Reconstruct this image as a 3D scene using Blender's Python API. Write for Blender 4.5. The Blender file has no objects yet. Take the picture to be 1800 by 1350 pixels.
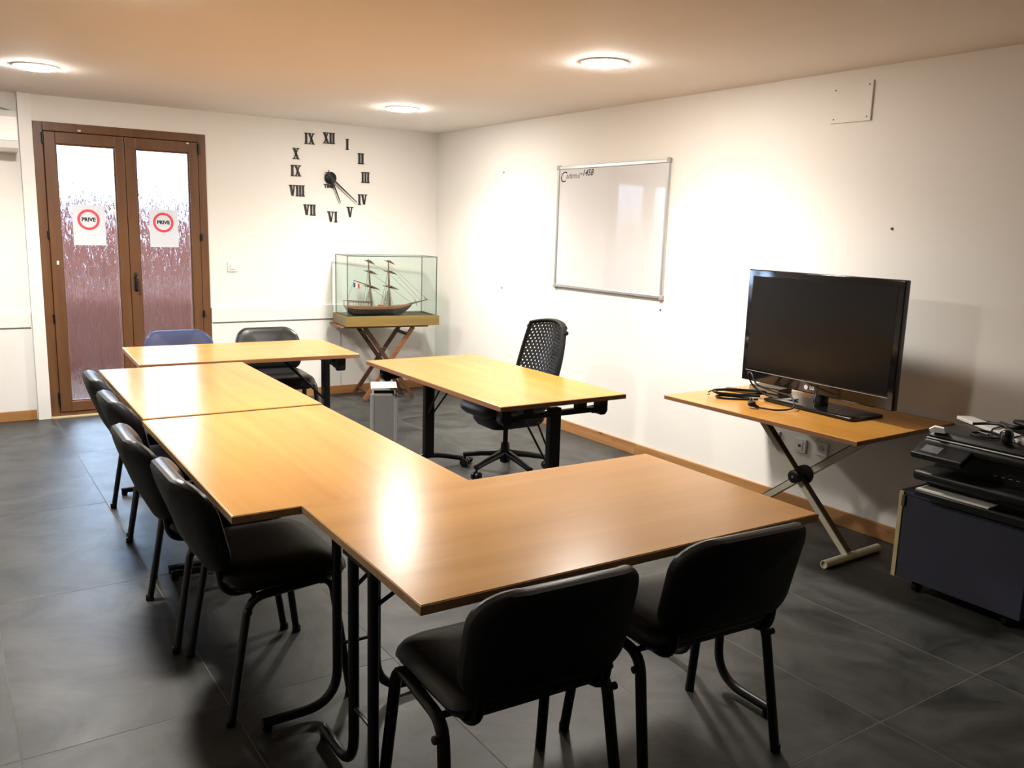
import bpy, bmesh, math, random
from mathutils import Vector, Matrix
random.seed(7)
SC = bpy.context.scene
COL = SC.collection

# ------------------------------------------------------------------ camera, world, exposure
def make_camera():
    yaw, pitch, roll = -0.593701278, 0.17867115, 0.0299896839
    cy, sy = math.cos(yaw), math.sin(yaw)
    f = Vector((-sy*math.cos(pitch), cy*math.cos(pitch), -math.sin(pitch)))
    r0 = Vector((cy, sy, 0)); u0 = r0.cross(f)
    r = math.cos(roll)*r0 + math.sin(roll)*u0
    u = -math.sin(roll)*r0 + math.cos(roll)*u0
    cam = bpy.data.cameras.new('camera'); o = bpy.data.objects.new('camera', cam); COL.objects.link(o)
    b = -f
    o.matrix_world = Matrix(((r.x, u.x, b.x, -4.092), (r.y, u.y, b.y, -7.4645), (r.z, u.z, b.z, 1.568), (0, 0, 0, 1)))
    cam.sensor_fit = 'HORIZONTAL'; cam.sensor_width = 36.0; cam.lens = 1506.476/1800*36
    cam.clip_start = 0.05; cam.clip_end = 100
    SC.camera = o
make_camera()

W = bpy.data.worlds.new('world'); SC.world = W; W.use_nodes = True
_bg = W.node_tree.nodes['Background']; _bg.inputs[0].default_value = (0.52, 0.72, 1.0, 1); _bg.inputs[1].default_value = 42.0
LAMP = 300.0
SPOT = 185.0
LAMP_COL = (1.0, 0.945, 0.86)
SC.view_settings.view_transform = 'Standard'; SC.view_settings.look = 'None'
SC.view_settings.exposure = 0.0; SC.view_settings.gamma = 1.0; SC.view_settings.use_curve_mapping = False
SC.cycles.max_bounces = 7; SC.cycles.diffuse_bounces = 3; SC.cycles.glossy_bounces = 3; SC.cycles.transmission_bounces = 6
SC.cycles.adaptive_threshold = 0.04
SC.cycles.sample_clamp_indirect = 6.0; SC.cycles.use_light_tree = False; SC.cycles.caustics_reflective = False

HC = 2.444          # ceiling height
XL, YB = -6.4, -12.6  # left wall, wall behind the camera

# ------------------------------------------------------------------ materials
def new_mat(name):
    m = bpy.data.materials.new(name); m.use_nodes = True
    return m, m.node_tree, m.node_tree.nodes['Principled BSDF']
def S(b, k, v): b.inputs[k].default_value = v
def plain(name, col, rough=0.5, metal=0.0, spec=None, noise=0.0, nscale=30.0, bump=0.0, bscale=200.0):
    m, t, b = new_mat(name)
    S(b, 'Base Color', (*col, 1)); S(b, 'Roughness', rough); S(b, 'Metallic', metal)
    if spec is not None: S(b, 'Specular IOR Level', spec)
    tc = t.nodes.new('ShaderNodeTexCoord')
    if noise > 0:
        n = t.nodes.new('ShaderNodeTexNoise'); n.inputs['Scale'].default_value = nscale; n.inputs['Detail'].default_value = 4
        t.links.new(tc.outputs['Object'], n.inputs['Vector'])
        mx = t.nodes.new('ShaderNodeMix'); mx.data_type = 'RGBA'
        mx.inputs[6].default_value = (*[c*(1-noise) for c in col], 1); mx.inputs[7].default_value = (*[min(1, c*(1+noise)) for c in col], 1)
        t.links.new(n.outputs['Fac'], mx.inputs[0]); t.links.new(mx.outputs[2], b.inputs['Base Color'])
    if bump > 0:
        n2 = t.nodes.new('ShaderNodeTexNoise'); n2.inputs['Scale'].default_value = bscale; n2.inputs['Detail'].default_value = 3
        t.links.new(tc.outputs['Object'], n2.inputs['Vector'])
        bp = t.nodes.new('ShaderNodeBump'); bp.inputs['Strength'].default_value = bump; bp.inputs['Distance'].default_value = 0.002
        t.links.new(n2.outputs['Fac'], bp.inputs['Height']); t.links.new(bp.outputs[0], b.inputs['Normal'])
    return m
def wood(name, c1, c2, rough=0.35, axis='X', scale=1.0, knots=0.0, spec=0.5, coord='Object'):
    m, t, b = new_mat(name)
    S(b, 'Roughness', rough); S(b, 'Specular IOR Level', spec)
    tc = t.nodes.new('ShaderNodeTexCoord'); mp = t.nodes.new('ShaderNodeMapping')
    st = {'X': (0.9, 14, 14), 'Y': (14, 0.9, 14), 'Z': (14, 14, 0.9)}[axis]
    mp.inputs['Scale'].default_value = tuple(s*scale for s in st)
    t.links.new(tc.outputs[coord], mp.inputs['Vector'])
    oi = t.nodes.new('ShaderNodeObjectInfo'); ad = t.nodes.new('ShaderNodeVectorMath'); ad.operation = 'ADD'
    mul = t.nodes.new('ShaderNodeMath'); mul.operation = 'MULTIPLY'; mul.inputs[1].default_value = 37.0
    t.links.new(oi.outputs['Random'], mul.inputs[0]); t.links.new(mp.outputs[0], ad.inputs[0]); t.links.new(mul.outputs[0], ad.inputs[1])
    n = t.nodes.new('ShaderNodeTexNoise'); n.inputs['Scale'].default_value = 1.0; n.inputs['Detail'].default_value = 7; n.inputs['Roughness'].default_value = 0.62
    n.inputs['Distortion'].default_value = 0.6
    t.links.new(ad.outputs[0], n.inputs['Vector'])
    r = t.nodes.new('ShaderNodeValToRGB'); r.color_ramp.elements[0].position = 0.3; r.color_ramp.elements[1].position = 0.7
    r.color_ramp.elements[0].color = (*c1, 1); r.color_ramp.elements[1].color = (*c2, 1)
    t.links.new(n.outputs['Fac'], r.inputs[0])
    out = r.outputs[0]
    if knots > 0:
        mp2 = t.nodes.new('ShaderNodeMapping'); mp2.inputs['Scale'].default_value = {'X': (3, 9, 9), 'Y': (9, 3, 9), 'Z': (9, 9, 3)}[axis]
        t.links.new(tc.outputs[coord], mp2.inputs['Vector'])
        v = t.nodes.new('ShaderNodeTexVoronoi'); v.inputs['Scale'].default_value = 1.0
        t.links.new(mp2.outputs[0], v.inputs['Vector'])
        r2 = t.nodes.new('ShaderNodeValToRGB'); r2.color_ramp.elements[0].position = 0.03; r2.color_ramp.elements[1].position = 0.11
        r2.color_ramp.elements[0].color = (1, 1, 1, 1); r2.color_ramp.elements[1].color = (0, 0, 0, 1)
        t.links.new(v.outputs['Distance'], r2.inputs[0])
        k = t.nodes.new('ShaderNodeMix'); k.data_type = 'RGBA'; k.inputs[7].default_value = (*[c*0.25 for c in c1], 1)
        km = t.nodes.new('ShaderNodeMath'); km.operation = 'MULTIPLY'; km.inputs[1].default_value = knots
        t.links.new(r2.outputs[0], km.inputs[0]); t.links.new(km.outputs[0], k.inputs[0]); t.links.new(out, k.inputs[6]); out = k.outputs[2]
    t.links.new(out, b.inputs['Base Color'])
    return m
def tile_mat():
    m, t, b = new_mat('slate_tile'); S(b, 'Specular IOR Level', 0.28)
    tc = t.nodes.new('ShaderNodeTexCoord'); oi = t.nodes.new('ShaderNodeObjectInfo')
    mul = t.nodes.new('ShaderNodeMath'); mul.operation = 'MULTIPLY'; mul.inputs[1].default_value = 53.0
    t.links.new(oi.outputs['Random'], mul.inputs[0])
    ad = t.nodes.new('ShaderNodeVectorMath'); ad.operation = 'ADD'
    t.links.new(tc.outputs['Object'], ad.inputs[0]); t.links.new(mul.outputs[0], ad.inputs[1])
    n = t.nodes.new('ShaderNodeTexNoise'); n.inputs['Scale'].default_value = 2.6; n.inputs['Detail'].default_value = 10; n.inputs['Roughness'].default_value = 0.66; n.inputs['Distortion'].default_value = 1.3
    t.links.new(ad.outputs[0], n.inputs['Vector'])
    r = t.nodes.new('ShaderNodeValToRGB'); e = r.color_ramp.elements
    e[0].position = 0.30; e[0].color = (0.013, 0.0135, 0.0130, 1); e[1].position = 0.72; e[1].color = (0.074, 0.075, 0.071, 1)
    t.links.new(n.outputs['Fac'], r.inputs[0]); t.links.new(r.outputs[0], b.inputs['Base Color'])
    n2 = t.nodes.new('ShaderNodeTexNoise'); n2.inputs['Scale'].default_value = 5.0; n2.inputs['Detail'].default_value = 6
    t.links.new(ad.outputs[0], n2.inputs['Vector'])
    r2 = t.nodes.new('ShaderNodeMapRange'); r2.inputs['To Min'].default_value = 0.34; r2.inputs['To Max'].default_value = 0.52
    t.links.new(n2.outputs['Fac'], r2.inputs[0]); t.links.new(r2.outputs[0], b.inputs['Roughness'])
    n3 = t.nodes.new('ShaderNodeTexNoise'); n3.inputs['Scale'].default_value = 22.0; n3.inputs['Detail'].default_value = 6
    t.links.new(ad.outputs[0], n3.inputs['Vector'])
    bp = t.nodes.new('ShaderNodeBump'); bp.inputs['Strength'].default_value = 0.10; bp.inputs['Distance'].default_value = 0.004
    t.links.new(n3.outputs['Fac'], bp.inputs['Height']); t.links.new(bp.outputs[0], b.inputs['Normal'])
    return m
def rain_glass():
    m, t, b = new_mat('rain_glass')
    S(b, 'Base Color', (0.96, 0.96, 0.97, 1)); S(b, 'Roughness', 0.04); S(b, 'Transmission Weight', 1.0); S(b, 'IOR', 1.45)
    tc = t.nodes.new('ShaderNodeTexCoord'); mp = t.nodes.new('ShaderNodeMapping'); mp.inputs['Scale'].default_value = (85, 85, 6)
    t.links.new(tc.outputs['Object'], mp.inputs['Vector'])
    n = t.nodes.new('ShaderNodeTexNoise'); n.inputs['Scale'].default_value = 1.0; n.inputs['Detail'].default_value = 4; n.inputs['Distortion'].default_value = 1.2
    t.links.new(mp.outputs[0], n.inputs['Vector'])
    bp = t.nodes.new('ShaderNodeBump'); bp.inputs['Strength'].default_value = 1.0; bp.inputs['Distance'].default_value = 0.013
    t.links.new(n.outputs['Fac'], bp.inputs['Height']); t.links.new(bp.outputs[0], b.inputs['Normal'])
    return m
def clear_glass():
    m = bpy.data.materials.new('case_glass'); m.use_nodes = True; t = m.node_tree; t.nodes.clear()
    o = t.nodes.new('ShaderNodeOutputMaterial'); tr = t.nodes.new('ShaderNodeBsdfTransparent'); tr.inputs[0].default_value = (0.945, 0.972, 0.96, 1)
    g = t.nodes.new('ShaderNodeBsdfGlossy'); g.inputs['Roughness'].default_value = 0.02
    lw = t.nodes.new('ShaderNodeLayerWeight'); lw.inputs[0].default_value = 0.5
    pw = t.nodes.new('ShaderNodeMath'); pw.operation = 'POWER'; pw.inputs[1].default_value = 5.0
    fr = t.nodes.new('ShaderNodeMath'); fr.operation = 'MULTIPLY_ADD'; fr.inputs[1].default_value = 0.6; fr.inputs[2].default_value = 0.02
    t.links.new(lw.outputs['Facing'], pw.inputs[0]); t.links.new(pw.outputs[0], fr.inputs[0])
    mx = t.nodes.new('ShaderNodeMixShader')
    t.links.new(fr.outputs[0], mx.inputs[0]); t.links.new(tr.outputs[0], mx.inputs[1]); t.links.new(g.outputs[0], mx.inputs[2]); t.links.new(mx.outputs[0], o.inputs[0])
    return m
def emit(name, col, s):
    m = bpy.data.materials.new(name); m.use_nodes = True; t = m.node_tree; t.nodes.clear()
    o = t.nodes.new('ShaderNodeOutputMaterial'); e = t.nodes.new('ShaderNodeEmission'); e.inputs[0].default_value = (*col, 1); e.inputs[1].default_value = s
    t.links.new(e.outputs[0], o.inputs[0]); return m
def leather(name, col, rough=0.36):
    return plain(name, col, rough, bump=0.25, bscale=260.0, noise=0.15, nscale=9.0)

M = {}
M['wall'] = plain('white_wall_paint', (0.83, 0.805, 0.765), 0.75, noise=0.02, nscale=3, bump=0.12, bscale=60)
M['ceiling'] = plain('ceiling_paint', (0.90, 0.87, 0.83), 0.8, noise=0.02, nscale=2)
M['panel'] = plain('white_panel_paint', (0.80, 0.785, 0.76), 0.45, noise=0.02, nscale=5)
M['grout'] = plain('grey_grout', (0.13, 0.125, 0.11), 0.8, noise=0.3, nscale=12)
M['tile'] = tile_mat()
M['pine'] = wood('pine_board', (0.30, 0.135, 0.042), (0.44, 0.225, 0.080), 0.5, 'X', 1.0, 0.8)
M['piney'] = wood('pine_board_y', (0.30, 0.135, 0.042), (0.44, 0.225, 0.080), 0.5, 'Y', 1.0, 0.8)
M['beech_x'] = wood('beech_laminate_x', (0.42, 0.185, 0.030), (0.53, 0.262, 0.052), 0.25, 'X', 0.55, spec=0.36)
M['beech_y'] = wood('beech_laminate_y', (0.42, 0.185, 0.030), (0.53, 0.262, 0.052), 0.25, 'Y', 0.55, spec=0.36)
M['edge'] = wood('brown_edge_band', (0.22, 0.10, 0.045), (0.33, 0.16, 0.07), 0.45, 'X', 1.0)
M['chip'] = wood('worn_edge_band', (0.33, 0.20, 0.09), (0.46, 0.29, 0.14), 0.55, 'X', 1.5)
M['door'] = wood('brown_door_wood', (0.105, 0.044, 0.018), (0.165, 0.075, 0.031), 0.4, 'Z', 0.9)
M['glass'] = rain_glass()
M['cglass'] = clear_glass()
M['case_edge'] = plain('glass_edge', (0.03, 0.07, 0.06), 0.2)
M['black'] = plain('black_metal', (0.005, 0.005, 0.006), 0.36, spec=0.4)
M['blackp'] = plain('black_plastic', (0.006, 0.006, 0.0065), 0.40, spec=0.3, bump=0.1)
M['gloss'] = plain('gloss_black_plastic', (0.006, 0.006, 0.007), 0.10)
M['screen'] = plain('tv_screen', (0.004, 0.0045, 0.005), 0.22, spec=0.32)
M['leather'] = leather('black_leatherette', (0.008, 0.008, 0.009))
M['bluel'] = leather('blue_leatherette', (0.018, 0.027, 0.080), 0.45)
M['shell'] = plain('black_shell_plastic', (0.007, 0.007, 0.008), 0.55, spec=0.3, bump=0.2, bscale=300)
M['white'] = plain('white_plastic', (0.78, 0.77, 0.74), 0.4)
M['whiteb'] = plain('whiteboard_enamel', (0.66, 0.66, 0.67), 0.035)
M['alu'] = plain('aluminium', (0.60, 0.60, 0.59), 0.35, 0.9)
M['paper'] = plain('paper', (0.88, 0.88, 0.88), 0.7)
def translucent_paper():
    m = bpy.data.materials.new('backlit_paper'); m.use_nodes = True; t = m.node_tree; t.nodes.clear()
    o = t.nodes.new('ShaderNodeOutputMaterial'); d = t.nodes.new('ShaderNodeBsdfDiffuse'); d.inputs[0].default_value = (0.86, 0.86, 0.86, 1)
    q = t.nodes.new('ShaderNodeBsdfTranslucent'); q.inputs[0].default_value = (0.8, 0.8, 0.8, 1); mx = t.nodes.new('ShaderNodeMixShader'); mx.inputs[0].default_value = 0.35
    t.links.new(d.outputs[0], mx.inputs[1]); t.links.new(q.outputs[0], mx.inputs[2]); t.links.new(mx.outputs[0], o.inputs[0]); return m
M['sheet'] = translucent_paper()
M['red'] = plain('red_print', (0.72, 0.06, 0.08), 0.6)
M['ink'] = plain('black_ink', (0.015, 0.015, 0.015), 0.6)
M['grey'] = plain('silver_grey_paint', (0.36, 0.36, 0.35), 0.42, 0.2)
M['greyl'] = plain('light_grey_metal', (0.55, 0.55, 0.54), 0.35, 0.3)
M['cream'] = plain('cream_steel', (0.62, 0.58, 0.46), 0.45, noise=0.06, nscale=20)
M['bronze'] = plain('dark_edge_strip', (0.09, 0.06, 0.035), 0.5)
M['navy'] = plain('navy_laminate', (0.030, 0.032, 0.055), 0.5, noise=0.12, nscale=6)
M['beige'] = plain('beige_edge', (0.55, 0.46, 0.27), 0.55, noise=0.1, nscale=30)
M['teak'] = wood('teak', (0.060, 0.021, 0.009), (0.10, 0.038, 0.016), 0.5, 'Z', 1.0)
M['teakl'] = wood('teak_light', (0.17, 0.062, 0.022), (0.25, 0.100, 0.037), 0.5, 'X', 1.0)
M['oldpine'] = wood('varnished_pine', (0.170, 0.112, 0.028), (0.245, 0.165, 0.046), 0.4, 'X', 0.8, 1.0)
M['hull'] = plain('dark_hull', (0.045, 0.032, 0.034), 0.5, noise=0.2, nscale=40)
M['hullw'] = wood('hull_planking', (0.22, 0.10, 0.05), (0.36, 0.19, 0.10), 0.5, 'X', 4.0)
M['spar'] = wood('spar_wood', (0.085, 0.045, 0.025), (0.17, 0.10, 0.06), 0.6, 'X', 4.0)
M['rope'] = plain('rigging_thread', (0.20, 0.165, 0.12), 0.8)
M['base_dark'] = plain('case_floor_felt', (0.05, 0.045, 0.03), 0.8)
M['blue_f'] = plain('flag_blue', (0.03, 0.04, 0.09), 0.7); M['white_f'] = plain('flag_white', (0.7, 0.66, 0.6), 0.7); M['red_f'] = plain('flag_red', (0.5, 0.06, 0.05), 0.7)
M['silver'] = plain('pale_silver_plastic', (0.62, 0.61, 0.57), 0.35)
M['lcd'] = plain('small_display', (0.13, 0.13, 0.14), 0.15)
M['lamp'] = emit('lamp_diffuser', LAMP_COL, LAMP)
M['brick'] = plain('reddish_render', (0.040, 0.0118, 0.0072), 0.9, spec=0.05, noise=0.3, nscale=2.5)
M['terra'] = plain('terracotta_paving', (0.024, 0.0118, 0.0080), 0.9, spec=0.05, noise=0.3, nscale=3)
M['leaf'] = plain('hedge_leaf', (0.06, 0.10, 0.045), 0.8, noise=0.4, nscale=9)

# ------------------------------------------------------------------ mesh helpers
def add_box(bm, cx, cy, cz, sx, sy, sz, bev=0.0, rot=None, seg=2):
    r = bmesh.ops.create_cube(bm, size=1.0)
    vs = r['verts']
    bmesh.ops.scale(bm, vec=(sx, sy, sz), verts=vs)
    if bev > 0:
        es = list({e for v in vs for e in v.link_edges})
        rb = bmesh.ops.bevel(bm, geom=es, offset=bev, segments=seg, affect='EDGES', profile=0.5)
        vs = list({v for f in rb['faces'] for v in f.verts} | {v for v in vs if v.is_valid})
    if rot is not None: bmesh.ops.rotate(bm, cent=(0, 0, 0), matrix=rot, verts=vs)
    bmesh.ops.translate(bm, vec=(cx, cy, cz), verts=vs)
    return vs
def bx(bm, x0, x1, y0, y1, z0, z1, bev=0.0, seg=2):
    return add_box(bm, (x0+x1)/2, (y0+y1)/2, (z0+z1)/2, abs(x1-x0), abs(y1-y0), abs(z1-z0), bev, None, seg)
def beam(bm, a, b, w, h, up=(0, 0, 1), bev=0.0):
    a = Vector(a); b = Vector(b); d = (b-a); L = d.length; z = d.normalized()
    up = Vector(up); x = up.cross(z)
    if x.length < 1e-4: x = Vector((1, 0, 0)).cross(z)
    x.normalize(); y = z.cross(x)
    mt = Matrix((x, y, z)).transposed()
    c = (a+b)/2
    return add_box(bm, c.x, c.y, c.z, w, h, L, bev, mt)
def fillet(pts, r, n=5):
    pts = [Vector(p) for p in pts]; out = [pts[0]]
    for i in range(1, len(pts)-1):
        p0, p, p1 = pts[i-1], pts[i], pts[i+1]
        d0 = (p0-p); d1 = (p1-p); rr = r[i-1] if isinstance(r, (list, tuple)) else r
        rr = min(rr, d0.length*0.49, d1.length*0.49)
        a = p+d0.normalized()*rr; b = p+d1.normalized()*rr
        for k in range(n+1):
            s = k/n; out.append((1-s)**2*a+2*s*(1-s)*p+s*s*b)
    out.append(pts[-1]); return out
def smooth(pts, n=6):
    pts = [Vector(p) for p in pts]; P = [2*pts[0]-pts[1]]+pts+[2*pts[-1]-pts[-2]]; out = []
    for i in range(1, len(P)-2):
        for k in range(n):
            t = k/n; a, b, c, d = P[i-1], P[i], P[i+1], P[i+2]
            out.append(0.5*((2*b)+(-a+c)*t+(2*a-5*b+4*c-d)*t*t+(-a+3*b-3*c+d)*t**3))
    out.append(pts[-1]); return out
def sweep(bm, pts, r, n=10, r2=None, up=(0, 0, 1), taper=None, closed=False):
    pts = [Vector(p) for p in pts]; r2 = r if r2 is None else r2; rings = []
    N = len(pts)
    t0 = (pts[1]-pts[0]).normalized()
    x = Vector(up).cross(t0)
    if x.length < 1e-3: x = Vector((1, 0, 0)).cross(t0)
    if x.length < 1e-3: x = Vector((0, 1, 0)).cross(t0)
    x.normalize()
    for i, p in enumerate(pts):
        if closed: t = (pts[(i+1) % N]-pts[i-1])
        else: t = (pts[min(i+1, N-1)]-pts[max(i-1, 0)])
        t.normalize()
        x = x-t*x.dot(t); x.normalize(); y = t.cross(x)
        k = taper(i/(N-1)) if taper else 1.0
        rings.append([bm.verts.new(p+x*math.cos(2*math.pi*j/n)*r*k+y*math.sin(2*math.pi*j/n)*r2*k) for j in range(n)])
    rng = range(N) if closed else range(N-1)
    for i in rng:
        A, B = rings[i], rings[(i+1) % N]
        for j in range(n): bm.faces.new((A[j], A[(j+1) % n], B[(j+1) % n], B[j]))
    if not closed:
        bm.faces.new(rings[0][::-1]); bm.faces.new(rings[-1])
def lathe(bm, prof, c=(0, 0, 0), axis='Z', n=24):
    c = Vector(c); rings = []
    for (r, h) in prof:
        ring = []
        for j in range(n):
            a = 2*math.pi*j/n; u, v = r*math.cos(a), r*math.sin(a)
            p = {'Z': (u, v, h), 'X': (h, u, v), 'Y': (v, h, u)}[axis]
            ring.append(bm.verts.new(c+Vector(p)))
        rings.append(ring)
    for A, B in zip(rings, rings[1:]):
        for j in range(n): bm.faces.new((A[j], A[(j+1) % n], B[(j+1) % n], B[j]))
    bm.faces.new(rings[0][::-1]); bm.faces.new(rings[-1])
def rrect(w, h, r, n=6):
    r = list(r) if isinstance(r, (list, tuple)) else [r]*4   # corners: ++, -+, --, +-
    out = []
    for k, (sx, sy) in enumerate(((1, 1), (-1, 1), (-1, -1), (1, -1))):
        rr = r[k]; cx, cy = sx*(w/2-rr), sy*(h/2-rr)
        for i in range(n+1):
            a = math.pi/2*(k+i/n); out.append((cx+rr*math.cos(a), cy+rr*math.sin(a)))
    return out
def pad(bm, outline, prof, fn, inner=(0.72, 0.45, 0.2)):
    # closed cushion-like solid: rings of the outline moved inwards (ins) at height t, mapped by fn(u, v, t)
    w = max(p[0] for p in outline)-min(p[0] for p in outline); h = max(p[1] for p in outline)-min(p[1] for p in outline)
    rings = []
    def ring(ins, t, k=1.0): return [bm.verts.new(fn(x*(w-2*ins)/w*k, y*(h-2*ins)/h*k, t)) for x, y in outline]
    ins0, t0 = prof[0]; ins1, t1 = prof[-1]
    c0 = bm.verts.new(fn(0, 0, t0)); c1 = bm.verts.new(fn(0, 0, t1))
    for k in reversed(inner): rings.append(ring(ins0, t0, k))
    for ins, t in prof: rings.append(ring(ins, t))
    for k in inner: rings.append(ring(ins1, t1, k))
    n = len(outline)
    for A, B in zip(rings, rings[1:]):
        for j in range(n): bm.faces.new((A[j], A[(j+1) % n], B[(j+1) % n], B[j]))
    for j in range(n):
        bm.faces.new((c0, rings[0][(j+1) % n], rings[0][j])); bm.faces.new((c1, rings[-1][j], rings[-1][(j+1) % n]))
def prism(bm, pts2, fn0, fn1):
    a = [bm.verts.new(fn0(x, y)) for x, y in pts2]; b = [bm.verts.new(fn1(x, y)) for x, y in pts2]; n = len(a)
    bm.faces.new(a[::-1]); bm.faces.new(b)
    for j in range(n): bm.faces.new((a[j], a[(j+1) % n], b[(j+1) % n], b[j]))
def obj(name, bm, m, parent=None, smooth_=False, kind=None, loc=None):
    bmesh.ops.recalc_face_normals(bm, faces=bm.faces)
    me = bpy.data.meshes.new(name); bm.to_mesh(me); bm.free()
    me.materials.append(M[m])
    if smooth_:
        for p in me.polygons: p.use_smooth = True
        try: me.set_sharp_from_angle(angle=math.radians(42))
        except Exception: pass
    o = bpy.data.objects.new(name, me); COL.objects.link(o)
    if parent is not None: o.parent = parent
    if kind: o['kind'] = kind
    if loc is not None: o.location = loc
    return o
def mk(name, m, parent, fn, *a, smooth_=False, **k):
    bm = bmesh.new(); fn(bm, *a, **k); return obj(name, bm, m, parent, smooth_)
def tag(o, label, cat, group=None):
    o['label'] = label; o['category'] = cat
    if group: o['group'] = group
    return o
def thing(name, label, cat, loc=(0, 0, 0), rz=0.0, group=None):
    o = bpy.data.objects.new(name, None); COL.objects.link(o); o.empty_display_size = 0.1
    o.location = loc; o.rotation_euler = (0, 0, rz); return tag(o, label, cat, group)
def struct(name, bm, m, parent=None): return obj(name, bm, m, parent, False, None if parent else 'structure')
def copy_tree(o, parent=None):
    c = o.copy(); COL.objects.link(c); c.parent = parent
    for ch in [x for x in bpy.data.objects if x.parent == o]: copy_tree(ch, c)
    return c
def text_bm(txt, size, ext=0.0, shear=0.0, bold=0.0, align='CENTER'):
    cu = bpy.data.curves.new('lettering', 'FONT'); cu.body = txt; cu.size = size; cu.extrude = ext; cu.shear = shear; cu.offset = bold
    cu.align_x = align; cu.align_y = 'CENTER'; cu.resolution_u = 3
    o = bpy.data.objects.new('lettering', cu); COL.objects.link(o)
    dg = bpy.context.evaluated_depsgraph_get()
    me = bpy.data.meshes.new_from_object(o.evaluated_get(dg))
    bm = bmesh.new(); bm.from_mesh(me)
    bpy.data.objects.remove(o); bpy.data.curves.remove(cu); bpy.data.meshes.remove(me)
    return bm
def placed(bm, R, loc):
    bmesh.ops.transform(bm, matrix=Matrix.Translation(loc) @ R.to_4x4(), verts=bm.verts); return bm
R_BACK = Matrix(((1, 0, 0), (0, 0, -1), (0, 1, 0)))     # text plane xy -> wall facing -Y
R_RIGHT = Matrix(((0, 0, -1), (-1, 0, 0), (0, 1, 0)))   # text plane xy -> wall facing -X

# ------------------------------------------------------------------ room shell
PX, PY = 0.597, 1.2
bm = bmesh.new(); bx(bm, XL, 0, YB, 0, -0.08, -0.0007); floor = struct('floor', bm, 'grout')
xs = [0.0]; k = 0
gx = [-1.003-PX*i for i in range(-1, 10)]      # joints running along y
gy = [-1.21-PY*i for i in range(0, 10)]
gx = [0.0]+[g for g in gx if XL < g < 0]+[XL]; gy = [0.0]+[g for g in gy if YB < g < 0]+[YB]
tile_cache = {}
for i in range(len(gx)-1):
    for j in range(len(gy)-1):
        w = round(gx[i]-gx[i+1]-0.0035, 4); d = round(gy[j]-gy[j+1]-0.0035, 4)
        if (w, d) not in tile_cache:
            b_ = bmesh.new(); add_box(b_, 0, 0, -0.005, w, d, 0.010, 0.0004, seg=1)
            o = obj('tile', b_, 'tile', floor); tile_cache[(w, d)] = o
        else:
            o = tile_cache[(w, d)].copy(); COL.objects.link(o)
        o.location = ((gx[i]+gx[i+1])/2, (gy[j]+gy[j+1])/2, 0)
bm = bmesh.new(); bx(bm, XL-.12, .12, YB-.12, .12, HC, HC+.1); struct('ceiling', bm, 'ceiling')
bm = bmesh.new(); bx(bm, 0, .12, YB, .12, -.08, HC); struct('wall_right', bm, 'wall')
bm = bmesh.new(); bx(bm, XL-.12, XL, YB, .12, -.08, HC); struct('wall_left', bm, 'wall')
bm = bmesh.new(); bx(bm, XL-.12, .12, YB-.12, YB, -.08, HC); struct('wall_front', bm, 'wall')
DX0, DX1, DZ1 = -3.412, -2.166, 2.254
bm = bmesh.new()
bx(bm, XL, DX0, 0, .12, -.08, HC); bx(bm, DX1, 0, 0, .12, -.08, HC); bx(bm, DX0, DX1, 0, .12, DZ1, HC); bx(bm, DX0, DX1, 0, .12, -.08, -.002)
struct('wall_back', bm, 'wall')

# skirting boards: each length of board a piece
def skirting(name, segs, axis):
    root = None
    for n_, (a, b) in enumerate(segs):
        bm = bmesh.new()
        if axis == 'X': bx(bm, a+.001, b-.001, -.016, 0, 0, .078, .003)
        else: bx(bm, -.016, 0, a+.001, b-.001, 0, .085, .003)
        m = 'pine' if axis == 'X' else 'piney'
        if root is None: root = struct(name, bm, m)
        else: obj('board', bm, m, root)
skirting('baseboard_back', [(DX1+.004, -1.55), (-1.55, -.017), (XL, -3.508)], 'X')
skirting('baseboard_right', [(-3.02, -.02), (-5.42, -3.02), (-12.5, -5.42)], 'Y')
# dado rails and lower panels on the back wall
bm = bmesh.new(); bx(bm, DX1+.006, -.98, -.022, 0, .712, .838, .003); struct('trim_1', bm, 'panel')
bm = bmesh.new(); bx(bm, DX1+.006, -1.0, -.010, 0, .078, .700, .002); struct('trim_2', bm, 'panel')
bm = bmesh.new(); bx(bm, XL, -3.508, -.022, 0, .722, .842, .003); struct('trim_3', bm, 'panel')
bm = bmesh.new(); bx(bm, XL, -3.508, -.010, 0, .078, .710, .002); struct('trim_4', bm, 'panel')
# boxed casing beside the door
bm = bmesh.new(); bx(bm, -3.503, -3.415, -.045, 0, 0, HC, .003); struct('trim_5', bm, 'panel')

# ------------------------------------------------------------------ glazed double door
door = bpy.data.objects.new('door_1', None); COL.objects.link(door); door['kind'] = 'structure'
door.location = ((DX0+DX1)/2, 0, 0); dcx = (DX0+DX1)/2
def D(x): return x-dcx
FR = .064
bm = bmesh.new()
bx(bm, D(DX0), D(DX0)+FR, -.012, .07, 0, DZ1, .004); bx(bm, D(DX1)-FR, D(DX1), -.012, .07, 0, DZ1, .004)
bx(bm, D(DX0)+FR, D(DX1)-FR, -.012, .07, DZ1-FR, DZ1, .004); bx(bm, D(DX0)+FR, D(DX1)-FR, -.012, .07, 0, .04, .004)
bx(bm, -.03+D(-2.787), .03+D(-2.787), .0505, .066, .04, DZ1-FR, .002); bx(bm, D(DX0)+FR-.01, D(DX0)+FR+.02, .0505, .066, .04, DZ1-FR); bx(bm, D(DX1)-FR-.02, D(DX1)-FR+.01, .0505, .066, .04, DZ1-FR)
bx(bm, D(DX0)+FR, D(DX1)-FR, .0505, .066, DZ1-FR-.02, DZ1-FR+.01); bx(bm, D(DX0)+FR, D(DX1)-FR, .0505, .066, .03, .06)
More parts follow.
